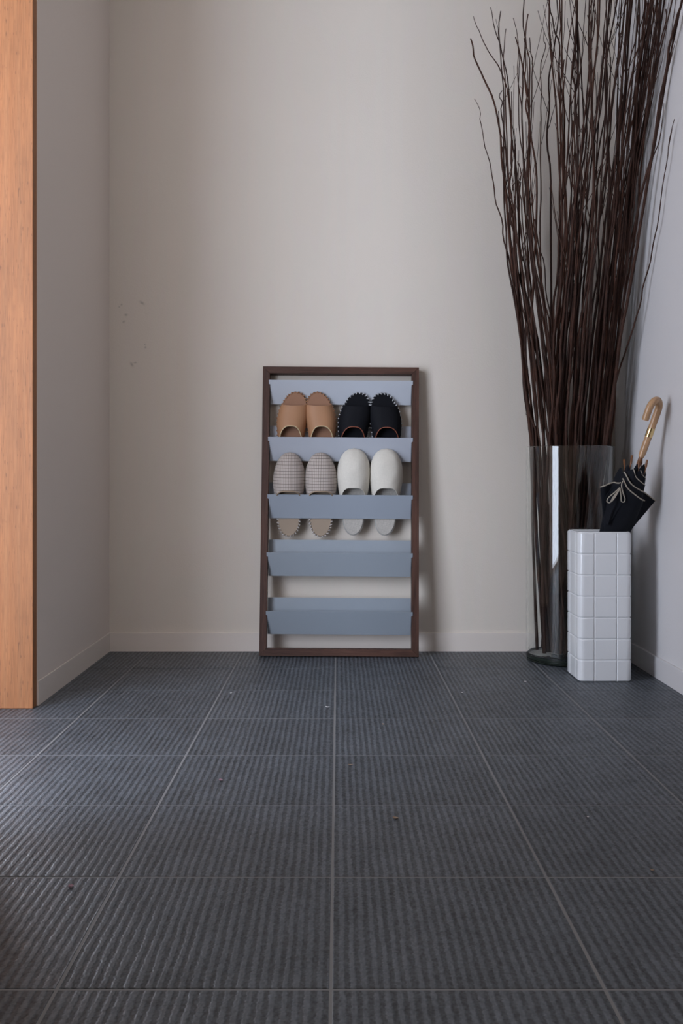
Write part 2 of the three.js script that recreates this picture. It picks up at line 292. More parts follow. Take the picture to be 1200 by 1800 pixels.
// ---------------------------------------------------------------- slippers
const table = (pts) => (t) => { for (let i = 1; i < pts.length; i++) if (t <= pts[i][0]) { const [a, p] = pts[i - 1], [b, q] = pts[i]; return lerp(p, q, clamp((t - a) / (b - a), 0, 1)); } return pts[pts.length - 1][1]; };
function slipper(opt) {
  const { L, W, side, root, mats } = opt, hb = opt.heel ?? 0.8;
  // squared half widths keep the ends round
  const sq = table([[0, 0], [0.02, 0.20], [0.05, 0.42], [0.10, 0.68], [0.16, 0.86], [0.24, 0.96], [0.34, 1.0], [1, 1.0]].map(([t, q]) => [t, q]));
  const toe = table([[0, 1], [0.80, 1], [0.85, 0.93], [0.90, 0.76], [0.94, 0.55], [0.97, 0.32], [0.99, 0.12], [1, 0]]);
  const wide = (t) => lerp(hb, 1, smooth(0.28, 0.70, t)) * (1 - opt.point * smooth(0.66, 0.98, t));
  const hw = (t) => 0.5 * W * Math.sqrt(Math.max(0, sq(t) * toe(t))) * wide(t);
  const cx = (t) => side * opt.shift * (smooth(0.45, 1.0, t) - 0.35 * Math.sin(Math.PI * clamp((t - 0.2) / 0.8, 0, 1)));
  const outline = (o, n = 40) => { const p = []; const f = (k) => 0.5 - 0.5 * Math.cos(Math.PI * k / n); for (let k = 0; k <= n; k++) { const t = f(k); p.push(new THREE.Vector2(cx(t) + Math.max(0, hw(t) + o * Math.min(1, hw(t) / 0.012)), (t * (L + 2 * o)) - o)); } for (let k = n - 1; k > 0; k--) { const t = f(k); p.push(new THREE.Vector2(cx(t) - Math.max(0, hw(t) + o * Math.min(1, hw(t) / 0.012)), (t * (L + 2 * o)) - o)); } return p; };
  const ext = (pts, z0, z1, bev) => { const g = new THREE.ExtrudeGeometry(new THREE.Shape(pts), { depth: z1 - z0 - 2 * bev, bevelEnabled: true, bevelThickness: bev, bevelSize: bev, bevelOffset: -bev, bevelSegments: 2 }); g.translate(0, 0, z0 + bev); return g; };
  mesh('sole', ext(outline(0), 0, 0.0065, 0.0012), mats.sole, root);
  mesh('insole', ext(outline(opt.open ? -0.0015 : -0.003), 0.0065, 0.0098, 0.0008), mats.insole, root);
  // upper: arched opening at the instep, running to the toe (closed) or ending before it (open)
  const H = opt.H, yc = opt.arch * L, drop = opt.archDrop;
  const h = (t) => opt.open ? H * (1 - 0.35 * smooth(0.5, 0.85, t)) : H * Math.sqrt(Math.max(0, 1 - Math.pow(clamp((t - 0.5) / 0.5, 0, 1), 2.3)));
  const edge = (f) => yc - drop * Math.pow(Math.abs(Math.cos(f)), opt.archPow);
  const end = (f) => opt.open ? L * opt.open - 0.006 * Math.sin(f) + 0.006 : L + 0.001;
  const P = (f, s, k) => {
    const y0 = edge(f), y = lerp(y0, end(f), opt.open ? s : 1 - Math.pow(1 - s, 1.6)), t = clamp(y / L, 0, 1);
    const c = Math.cos(f), q = Math.sin(f), b = hw(t) + 0.0022 - k, hh = Math.max(0.0006, h(t) - k);
    const lump = opt.lump ? opt.lump * (n1(f * 2.2 + side * 3 + 9, y * 40) - 0.5) * q : 0;
    return [cx(t) + Math.max(0, b) * Math.sign(c) * Math.pow(Math.abs(c), 0.82), y, 0.0035 + (hh + lump) * Math.pow(q, opt.open ? 1.08 : 1.2), cx(t) + b * (1.5708 - f) * 0.92, y];
  };
  const outer = grid(24, 22, (u, s) => P(Math.PI * (1 - u), s, 0)), inner = grid(24, 22, (u, s) => P(Math.PI * u, s, 0.0022));
  const rimA = grid(24, 1, (u, s) => P(Math.PI * u, 0, s * 0.0022));
  const bits = [outer, inner, rimA]; if (opt.open) bits.push(grid(24, 1, (u, s) => P(Math.PI * (1 - u), 1, s * 0.0022)));
  const up = mesh('upper', mergeGeometries(bits), mats.upper, root);
  const rim = []; for (let k = 0; k <= 20; k++) { const p = P(Math.PI * k / 20, 0, 0.001); rim.push(V(p[0], p[1] - 0.0003, p[2])); }
  mesh('binding', tube(rim, opt.bind, 6, 48), mats.binding, up);
  if (mats.stitch) {
    const o = outline(0.0006, 60), st = []; let acc = 0; const step = opt.step ?? 0.0085;
    for (let k = 0; k < o.length; k++) {
      const a = o[k], b = o[(k + 1) % o.length], d = a.distanceTo(b); acc += d; if (acc < step) continue; acc = 0;
      const t = a.y / L; if (opt.stitchFrom !== undefined && !(t < opt.stitchTo || t > opt.stitchFrom)) continue;
      const out = opt.open && t > opt.open ? 0.0004 : opt.open && t > 0.3 ? 0.0022 : 0.0004, nx = (b.y - a.y) / d, ny = -(b.x - a.x) / d, ang = Math.atan2(b.y - a.y, b.x - a.x);
      const g = new THREE.CapsuleGeometry(opt.thread, 0.0046, 2, 6); g.rotateZ(ang - Math.PI / 2 + 0.95 * side); g.translate(a.x + nx * (out - 0.0021), a.y + ny * (out - 0.0021), 0.0106); st.push(g);
      const g2 = new THREE.CapsuleGeometry(opt.thread * 0.9, 0.004, 2, 6); g2.rotateX(Math.PI / 2); g2.translate(a.x + nx * (out + 0.0004), a.y + ny * (out + 0.0004), 0.0062); st.push(g2);
    }
    mesh('stitching', mergeGeometries(st), mats.stitch, root);
  }
}
function placeSlipper(root, X, u, n, tilt, yaw) {      // rack coordinates to the world
  const m = new THREE.Matrix4().compose(V(X, u, n), new THREE.Quaternion().setFromEuler(new THREE.Euler(tilt, 0, yaw, 'XYZ')), V(1, 1, 1));
  m.premultiply(rack.matrixWorld); m.decompose(root.position, root.quaternion, root.scale);
}
const leatherBump = valueTex(256, 256, (u, v) => 0.5 * n1(u * 90, v * 90, 90, 90) + 0.5 * n2(u * 200, v * 200, 200, 200), [1 / 0.08, 1 / 0.08]);
const weaveBump = valueTex(256, 256, (u, v) => 0.5 + 0.3 * Math.sin(u * Math.PI * 2 * 40) * Math.sin(v * Math.PI * 2 * 40) + 0.3 * (n1(u * 120, v * 20, 120, 20) - 0.5) + 0.3 * (n2(u * 20, v * 120, 20, 120) - 0.5), [1 / 0.06, 1 / 0.06]);
const linenMap = colorTex(256, 256, (u, v) => { const k = 0.97 + 0.07 * (n1(u * 100, v * 12, 100, 12) - 0.5) + 0.07 * (n2(u * 12, v * 100, 12, 100) - 0.5); return [0.69 * k, 0.65 * k, 0.575 * k]; }, [1 / 0.06, 1 / 0.06]);
const linenGrey = colorTex(256, 256, (u, v) => { const k = 0.95 + 0.25 * (n1(u * 100, v * 12, 100, 12) - 0.5) + 0.25 * (n2(u * 12, v * 100, 12, 100) - 0.5); return [0.50 * k, 0.47 * k, 0.43 * k]; }, [1 / 0.06, 1 / 0.06]);
const plaidMap = colorTex(192, 288, (u, v) => {           // four checks wide and high
  const cu = Math.abs(((u * 4) % 1) - 0.5) * 2, cv = Math.abs(((v * 4) % 1) - 0.5) * 2, th = n3(u * 96, v * 144, 96, 144);
  let k = 0.92 + 0.2 * (th - 0.5); const a = smooth(0.74, 0.90, cu) * 0.62, b = smooth(0.80, 0.92, cv) * 0.84;
  const d = 1 - (1 - a) * (1 - b);
  return [lerp(0.56 * k, 0.072, d), lerp(0.485 * k, 0.052, d), lerp(0.435 * k, 0.048, d)];
}, [1 / (4 * 0.0051), 1 / (4 * 0.0100)]);
const tanMat = std({ color: lin(0.40, 0.205, 0.105), roughness: 0.6, bumpMap: leatherBump, bumpScale: 0.0002 });
const M = {
  tan: { upper: tanMat, sole: std({ color: lin(0.27, 0.135, 0.07), roughness: 0.7 }), insole: std({ color: lin(0.30, 0.150, 0.085), roughness: 0.65, bumpMap: leatherBump, bumpScale: 0.0002 }), binding: std({ color: lin(0.62, 0.50, 0.30), roughness: 0.7 }), stitch: std({ color: lin(0.34, 0.17, 0.085), roughness: 0.6 }) },
  black: { upper: phys({ color: lin(0.0055, 0.006, 0.0085), roughness: 0.75, specularIntensity: 0.35, bumpMap: leatherBump, bumpScale: 0.0002 }), sole: phys({ color: lin(0.006, 0.006, 0.008), roughness: 0.8, specularIntensity: 0.3 }), insole: phys({ color: lin(0.006, 0.0065, 0.009), roughness: 0.8, specularIntensity: 0.3 }), binding: std({ color: lin(0.26, 0.075, 0.04), roughness: 0.6 }), stitch: std({ color: lin(0.46, 0.47, 0.49), roughness: 0.7 }) },
  plaid: { upper: std({ map: plaidMap, roughness: 0.9, bumpMap: weaveBump, bumpScale: 0.0002 }), sole: std({ color: lin(0.30, 0.24, 0.18), roughness: 0.8 }), insole: std({ color: lin(0.36, 0.28, 0.21), roughness: 0.75 }), binding: std({ color: lin(0.36, 0.27, 0.19), roughness: 0.8 }), stitch: std({ color: lin(0.50, 0.46, 0.44), roughness: 0.85 }) },
  white: { upper: std({ map: linenMap, roughness: 0.85, bumpMap: weaveBump, bumpScale: 0.0002 }), sole: std({ color: lin(0.36, 0.35, 0.33), roughness: 0.8 }), insole: std({ map: linenGrey, roughness: 0.9 }), binding: std({ map: linenMap, roughness: 0.85 }) },
};
const TILT = 0.138;
const kinds = {
  tan: { L: 0.262, W: 0.093, H: 0.047, point: 0.17, shift: 0.012, arch: 0.590, archDrop: 0.062, archPow: 2.4, open: 0.835, bind: 0.0017, step: 0.0078, thread: 0.0016, heel: 0.78 },
  black: { L: 0.262, W: 0.098, H: 0.047, point: 0.17, shift: 0.012, arch: 0.588, archDrop: 0.058, archPow: 2.4, open: 0.835, bind: 0.0015, step: 0.0090, thread: 0.0018, heel: 0.78 },
  plaid: { L: 0.268, W: 0.0985, H: 0.049, point: 0.20, shift: 0.002, arch: 0.553, archDrop: 0.035, archPow: 3.4, bind: 0.0024, step: 0.0085, thread: 0.0019, heel: 0.76, stitchFrom: 2, stitchTo: 0.4 },
  white: { L: 0.277, W: 0.102, H: 0.052, point: 0.12, shift: 0.001, arch: 0.563, archDrop: 0.050, archPow: 3.0, bind: 0.0012, heel: 0.72, lump: 0.004 },
};
const pairs = [
  ['tan', -0.1545, 1, 0.573, 0.0, 'open-toed tan leather slipper with pale binding, at the left end of the top row'],
  ['tan', -0.0625, -1, 0.573, 0.0, 'open-toed tan leather slipper with pale binding, next to the black slippers'],
  ['black', 0.0425, 1, 0.572, -0.01, 'open-toed black leather slipper with rust red binding, next to the tan slippers'],
  ['black', 0.1435, -1, 0.571, 0.0, 'open-toed black leather slipper with rust red binding, at the right end of the top row'],
  ['plaid', -0.1625, 1, 0.373, 0.0, 'closed beige slipper with small dark checks, against the left side of the rack'],
  ['plaid', -0.0610, -1, 0.373, 0.0, 'closed beige slipper with small dark checks, next to the white slippers'],
  ['white', 0.0425, 1, 0.378, 0.0, 'closed plain white linen slipper, next to the checked slippers'],
  ['white', 0.1430, -1, 0.378, -0.015, 'closed plain white linen slipper, at the right end of the second row'],
];
for (const [k, x, side, u, yaw, label] of pairs) {
  const s = thing('slipper', label, 'slipper', { tan: 'pair of tan slippers', black: 'pair of black slippers', plaid: 'pair of checked slippers', white: 'pair of white slippers' }[k]);
  slipper({ ...kinds[k], side, root: s, mats: M[k] });
  placeSlipper(s, x, u, -0.0472, TILT, yaw);
}

// ---------------------------------------------------------------- glass vase
const VC = V((1001.5 - VPX) * 2.985 / FOCAL, 0, -2.985), VR = 0.1325, VH = 0.655;
{
  const vase = thing('glass_vase', 'tall clear glass cylinder vase holding the bare branches in the corner', 'vase');
  vase.position.copy(VC);
  const glass = phys({ color: lin(0.975, 0.985, 0.98), roughness: 0.0, metalness: 0, transmission: 1, thickness: 0.006, ior: 1.5, attenuationColor: lin(0.72, 0.86, 0.83), attenuationDistance: 0.12 });
  const t = 0.0055;
  const prof = [[0, 0.0015], [VR - 0.02, 0.001], [VR - 0.010, 0.0005], [VR - 0.004, 0.0015], [VR - 0.0008, 0.006], [VR, 0.012], [VR, VH - 0.002], [VR - 0.0008, VH - 0.0004], [VR - t / 2, VH], [VR - t + 0.0008, VH - 0.0004], [VR - t, VH - 0.002], [VR - t, 0.026], [VR - t - 0.003, 0.020], [VR - t - 0.012, 0.0175], [0, 0.0175]].map((q) => new THREE.Vector2(...q));
  mesh('wall', new THREE.LatheGeometry(prof, 96), glass, vase);
}

// ---------------------------------------------------------------- branches
const barkMap = colorTex(64, 1024, (u, v) => {
  const k = 0.62 + 0.75 * (n1(u * 8, v * 60, 8, 60) - 0.2) * 0.7 + 0.4 * (n2(u * 32, v * 250, 32, 250) - 0.5), sp = n3(u * 16, v * 200, 16, 200) > 0.9 ? 1.7 : 1;
  return [0.066 * k * sp, 0.0285 * k * sp, 0.0185 * k * sp];
}, [1, 1 / 1.2]);
const barks = [[1, 1, 1], [0.8, 0.82, 0.85], [1.2, 1.1, 1.0], [0.62, 0.6, 0.62]].map((c) => phys({ map: barkMap, color: lin(...c), roughness: 0.7, specularIntensity: 0.5 }));
const BRANCHES = 'branches of the dense main bundle', LEFT_BRANCHES = 'branches of the looser left cluster';
function keepIn(p) { p.x = Math.min(p.x, RX - 0.014); p.z = Math.max(p.z, BZ + 0.014); return p; }
function inVase(p, r) { const dx = p.x - VC.x, dz = p.z - VC.z, d = Math.hypot(dx, dz), m = VR - 0.0065 - r; if (d > m) { p.x = VC.x + dx * m / d; p.z = VC.z + dz * m / d; } return p; }
function makeBranch(pts, r0, r1, label, twigs) {
  // small kinks at nodes
  const curve = new THREE.CatmullRomCurve3(pts, false, 'centripetal'), n = 34, q = [];
  let kx = 0, kz = 0;
  for (let i = 0; i <= n; i++) {
    const t = i / n, p = curve.getPoint(t);
    if (i % 2 === 0) { kx = rr(-1, 1); kz = rr(-1, 1); }
    const a = p.y < VH + 0.05 ? 0.0012 : 0.0038 + 0.002 * t; p.x += kx * a; p.z += kz * a;
    const r = lerp(r0, r1, t);
    if (p.y < VH + 0.05) inVase(p, r);
    q.push(keepIn(p));
  }
  q[0].y = pts[0].y;
  const root = thing('branch', label, 'branch', label === SHARED ? BRANCHES : label === SHARED_LEFT ? LEFT_BRANCHES : undefined), m = barks[Math.floor(rnd() * 4)];
  root.position.copy(q[0]); q.forEach((p) => p.sub(root.position));
  mesh('stem', tube(q, (t) => lerp(r0, r1, Math.pow(t, 0.8)) * (1 + 0.16 * (n1(t * 60 + r0 * 9e4, 3.3) - 0.5)), 7, 46), m, root);
  for (let k = 0; k < twigs; k++) {
    const t = rr(0.60, 0.94), i = Math.floor(t * n), p = q[i].clone(), d = q[Math.min(n, i + 2)].clone().sub(p).normalize();
    const a = label === SHARED_LEFT ? rr(-1.5, 1.5) : rr(0, Math.PI * 2), sp = rr(0.14, 0.55), L = rr(0.08, 0.42) * (1.15 - t * 0.5), dir = d.clone().add(V(Math.cos(a) * sp, 0, Math.sin(a) * sp * 0.8)).normalize();
    const b = [p]; const bend = rr(0.2, 1.0);
    for (let s = 1; s <= 5; s++) { const f = s / 5, e = dir.clone().lerp(d, f * bend * 0.8).normalize(); const w = b[s - 1].clone().addScaledVector(e, L / 5); w.x += rr(-0.0025, 0.0025); w.z += rr(-0.0025, 0.0025); keepIn(w.add(root.position)).sub(root.position); b.push(w); }
    const rt = lerp(r0, r1, t) * rr(0.38, 0.6);
    mesh('twig', tube(b, (f) => lerp(rt, 0.0007, f), 6, 10), m, root);
  }
  if (twigs && rnd() < 0.7) for (let k = 0; k < 2; k++) {     // side buds
    const i = Math.floor(rr(0.4, 0.95) * n), p = q[i]; const a = rr(0, 6.28);
    mesh('bud', tube([p.clone(), p.clone().add(V(Math.cos(a) * 0.005, 0.004, Math.sin(a) * 0.005)), p.clone().add(V(Math.cos(a) * 0.008, 0.011, Math.sin(a) * 0.008))], (f) => 0.0013 * (1.1 - f), 5, 4), m, root);
  }
  return root;
}
const SHARED = 'thin dark brown bare branch in the dense main bundle of the glass vase', SHARED_LEFT = 'thin dark brown bare branch in the looser cluster leaning left out of the glass vase';
function foot(px, py) { const a = rr(0, 6.28), r = 0.105 * Math.sqrt(rnd()); return V(VC.x + Math.cos(a) * r * 0.7 + (px - VC.x) * 0.3, 0.031, VC.z + Math.sin(a) * r * 0.7 + (py - VC.z) * 0.3); }
// branches that stand apart, followed by eye
const traced = [
  [[[934, 784], [926, 700], [915, 610], [903, 500], [893, 400], [886, 300], [878, 225], [862, 160], [845, 125], [832, 95], [827, 68]], 2.96, 2.93, 0.0052, 0.0022, 'branch at the far left with a thick tip bent sharply to the upper left', 0],
  [[[938, 784], [929, 690], [918, 590], [907, 470], [899, 380], [897, 300], [890, 160], [872, 108], [853, 80], [842, 52], [834, 28]], 2.97, 3.02, 0.0045, 0.0010, 'branch arching to the upper left with a long thin bare tip', 0],
  [[[940, 784], [932, 690], [921, 560], [914, 430], [908, 300], [899, 215], [890, 130], [880, 85], [869, 50], [864, 12]], 3.0, 3.03, 0.0046, 0.0012, 'branch left of the bundle forking near its high tip against the wall', 2],
  [[[932, 784], [924, 690], [908, 560], [893, 450], [880, 390], [868, 330], [857, 275], [846, 215], [833, 175]], 2.93, 2.87, 0.0046, 0.0009, 'lowest of the thin branches leaning out at the far left', 0],
  [[[946, 784], [942, 690], [934, 560], [944, 420], [945, 300], [934, 230], [926, 180], [918, 130], [904, 65]], 2.95, 2.9, 0.0052, 0.0020, 'straight dark branch with a blunt cut tip, right of the left cluster', 0],
  [[[966, 784], [962, 640], [951, 480], [947, 300], [949, 200], [955, 90], [958, 55]], 3.0, 3.0, 0.0045, 0.0011, 'slender upright branch in the gap left of the main bundle', 1],
  [[[972, 784], [968, 640], [966, 480], [965, 300], [963, 180], [972, 90], [981, 0], [985, -60]], 3.0, 3.02, 0.0055, 0.0016, 'upright branch just right of the slender one, forking near the top', 3],
  [[[984, 784], [980, 640], [984, 480], [992, 300], [989, 200], [982, 90], [975, 40], [962, 0], [955, -40]], 3.02, 3.04, 0.0052, 0.0016, 'branch bending left at the top across the gap in the bundle', 2],
  [[[1062, 784], [1082, 680], [1105, 600], [1125, 530], [1148, 450], [1165, 390], [1188, 290], [1196, 210]], 2.93, 2.55, 0.0042, 0.0010, 'single thin branch curving out far to the right near the side wall', 1],
  [[[1068, 784], [1084, 640], [1107, 500], [1132, 370], [1150, 260], [1170, 120], [1190, 40], [1204, -20]], 2.9, 2.44, 0.0065, 0.0030, 'thick branch slanting up to the right edge in front of the side wall', 2],
  [[[1060, 784], [1074, 640], [1096, 500], [1120, 380], [1148, 270], [1168, 200], [1180, 120], [1196, 40], [1203, -30]], 2.92, 2.46, 0.0058, 0.0022, 'branch rising beside the thick slanting one at the right edge', 3],
  [[[1010, 784], [1012, 640], [1015, 480], [1016, 300], [1013, 150], [1016, 0], [1018, -80]], 2.9, 2.9, 0.0068, 0.0024, 'thick straight branch at the front left of the main bundle', 3],
];
for (const [px, Z0, Z1, r0, r1, label, tw] of traced) {
  const n = px.length - 1, up = px.map(([x, y], i) => at(x, y, lerp(Z0, Z1, Math.pow(i / n, 1.2))));
  const rim = up[0].clone(); inVase(rim, r0);
  const f = foot(rim.x, rim.z), mid = V(lerp(f.x, rim.x, 0.55) + rr(-0.008, 0.008), 0.33, lerp(f.z, rim.z, 0.55));
  makeBranch([f, mid, rim.clone().setY(rim.y - 0.02), ...up.slice(1)], r0, r1, label, tw);
}
for (let k = 0; k < 112; k++) {
  const left = k % 4 === 0, u = left ? rnd() : Math.pow(rnd(), 0.95), v = rr(-1, 1);
  const rimPx = left ? lerp(930, 985, u) : lerp(962, 1074, u), midPx = left ? lerp(893, 936, u) : lerp(984, 1124, u);
  const topPx = (left ? lerp(868, 940, u) + rr(-22, 14) : lerp(988, 1204, u) + rr(-52, 40));
  const zr = VC.z + 0.105 * v, topH = left ? rr(1.35, 2.0) : rr(1.5, 2.45);
  const Zm = -VC.z - 0.05 - 0.14 * v - (left ? 0 : 0.10 * u), Zt0 = -VC.z - 0.08 - 0.22 * v - (left ? 0 : 0.16 * u);
  const Zt = clamp(Zt0, 2.35, Math.min(3.1, (RX - 0.03) * FOCAL / Math.max(1, topPx - VPX)));
  const rim = V((rimPx - VPX) * -zr / FOCAL, VH, zr); inVase(rim, 0.006);
  const f = foot(rim.x, rim.z), r0 = rr(0.0038, 0.0068);
  const pm = keepIn(V((midPx + rr(-8, 8) - VPX) * Zm / FOCAL, 1.32, -Zm)), pt = keepIn(V((topPx - VPX) * Zt / FOCAL, 2.06, -Zt));
  const pq = rim.clone().lerp(pm, 0.5); pq.x -= (pm.x - rim.x) * 0.06; pq.x += rr(-0.006, 0.006);
  const path = [f, V(lerp(f.x, rim.x, 0.6) + rr(-0.01, 0.01), 0.36, lerp(f.z, rim.z, 0.6) + rr(-0.01, 0.01)), rim, pq, pm];
  const p2 = pm.clone().lerp(pt, 0.5); p2.x += rr(-0.022, 0.022); p2.z += rr(-0.01, 0.01); p2.z = clamp(p2.z, BZ + 0.02, -2.2);
  const e = pt.clone().sub(pm);
  for (const p of [p2, pt, pt.clone().addScaledVector(e, 0.3), pt.clone().addScaledVector(e, 0.65)]) { if (p.y >= topH) { const a = path[path.length - 1]; if (topH - a.y > 0.05) path.push(keepIn(a.clone().lerp(p, (topH - a.y) / (p.y - a.y)))); break; } path.push(keepIn(p)); }
  makeBranch(path, r0, rr(0.0008, 0.0018), left ? SHARED_LEFT : SHARED, left ? Math.floor(rnd() * 3) : Math.floor(rnd() * 4));
}

// ---------------------------------------------------------------- ceramic umbrella stand
const ST = { x: 0.7325, z: -2.737, h: 0.411, a: 0.0735, r: 0.0165 };
{
  const stand = thing('umbrella_stand', 'square white glazed ceramic umbrella stand covered with raised square tiles', 'umbrella stand');
  stand.position.set(ST.x, 0, ST.z);
  const glaze = phys({ color: lin(0.84, 0.855, 0.875), roughness: 0.22, clearcoat: 0.4, clearcoatRoughness: 0.12 });
  const A = ST.a, R = ST.r, flat = 2 * (A - R), arc = Math.PI / 2 * R, per = 4 * (flat + arc);
  // perimeter point at arc length s, measured from the middle of the front face, with outward normal
  const peri = (s, o) => {
    s = ((s % per) + per) % per; let k = 0, d = s + flat / 2; k = Math.floor(d / (flat + arc)); d -= k * (flat + arc);
    let x, z, nx, nz;
    if (d <= flat) { x = -flat / 2 + d; z = A; nx = 0; nz = 1; } else { const q = (d - flat) / R; nx = Math.sin(q); nz = Math.cos(q); x = flat / 2 + R * nx; z = A - R + R * nz; }
    x += nx * o; z += nz * o;
    for (let i = 0; i < k % 4; i++) { [x, z] = [z, -x]; [nx, nz] = [nz, -nx]; }
    return [x, z];
  };
  const prof = [[-0.010, 0.0012], [-0.004, 0.0004], [-0.0022, 0.0025], [-0.0022, ST.h - 0.004], [-0.0030, ST.h - 0.0012], [-0.0050, ST.h], [-0.0075, ST.h], [-0.0095, ST.h - 0.0012], [-0.0105, ST.h - 0.004], [-0.0105, 0.012]];
  const n = 96, body = grid(n, prof.length - 1, (u, v) => { const i = Math.round(v * (prof.length - 1)); const [x, z] = peri(u * per, prof[i][0]); return [x, prof[i][1], z]; }, true);
  const disc = (y, o, up) => { const s = []; for (let i = 0; i < n; i++) { const [x, z] = peri(i / n * per, o); s.push(new THREE.Vector2(x, -z)); } const g = new THREE.ShapeGeometry(new THREE.Shape(s)); g.rotateX(-Math.PI / 2); g.translate(0, y, 0); if (!up) { const ix = g.index; for (let i = 0; i < ix.count; i += 3) { const t = ix.getX(i); ix.setX(i, ix.getX(i + 1)); ix.setX(i + 1, t); } g.computeVertexNormals(); } return g; };
  mesh('body', mergeGeometries([body, disc(0.012, -0.0103, true), disc(0.0012, -0.0098, false)]), glaze, stand);
  const C = 0.0306, half = per / 4 - C;                       // the middle column is 2C wide, corner tiles wrap round the edges
  const patch = (s0, s1, y0, y1, ns) => {
    const g = 0.00085, b = 0.0030, us = [0, 0.0007, 0.0018, b], lift = [-0.0022, -0.0008, -0.0002, 0];
    const S = [], Y = [];
    const L = s1 - s0 - 2 * g; for (let i = 0; i < 4; i++) S.push([s0 + g + us[i], i]); for (let i = 1; i < ns; i++) S.push([s0 + g + b + (L - 2 * b) * i / ns, 3]); for (let i = 3; i >= 0; i--) S.push([s1 - g - us[i], i]);
    for (let i = 0; i < 4; i++) Y.push([y0 + g + us[i], i]); for (let i = 3; i >= 0; i--) Y.push([y1 - g - us[i], i]);
    return grid(S.length - 1, Y.length - 1, (u, v) => { const [s, i] = S[Math.round(u * (S.length - 1))], [y, j] = Y[Math.round(v * (Y.length - 1))]; const [x, z] = peri(s, Math.min(lift[i], lift[j])); return [x, y, z]; });
  };
  const rows = 7, y0 = 0.0012, pitch = (ST.h - 0.0025 - y0) / rows;
  for (let f = 0; f < 4; f++) {
    const mid = patch(f * per / 4 - C, f * per / 4 + C, 0, pitch, 2), cor = patch(f * per / 4 + C, (f + 1) * per / 4 - C, 0, pitch, 14);
    for (let r = 0; r < rows; r++) for (const g of [mid, cor]) { const t = mesh('tile', g, glaze, stand); t.position.y = y0 + r * pitch; }
  }
}

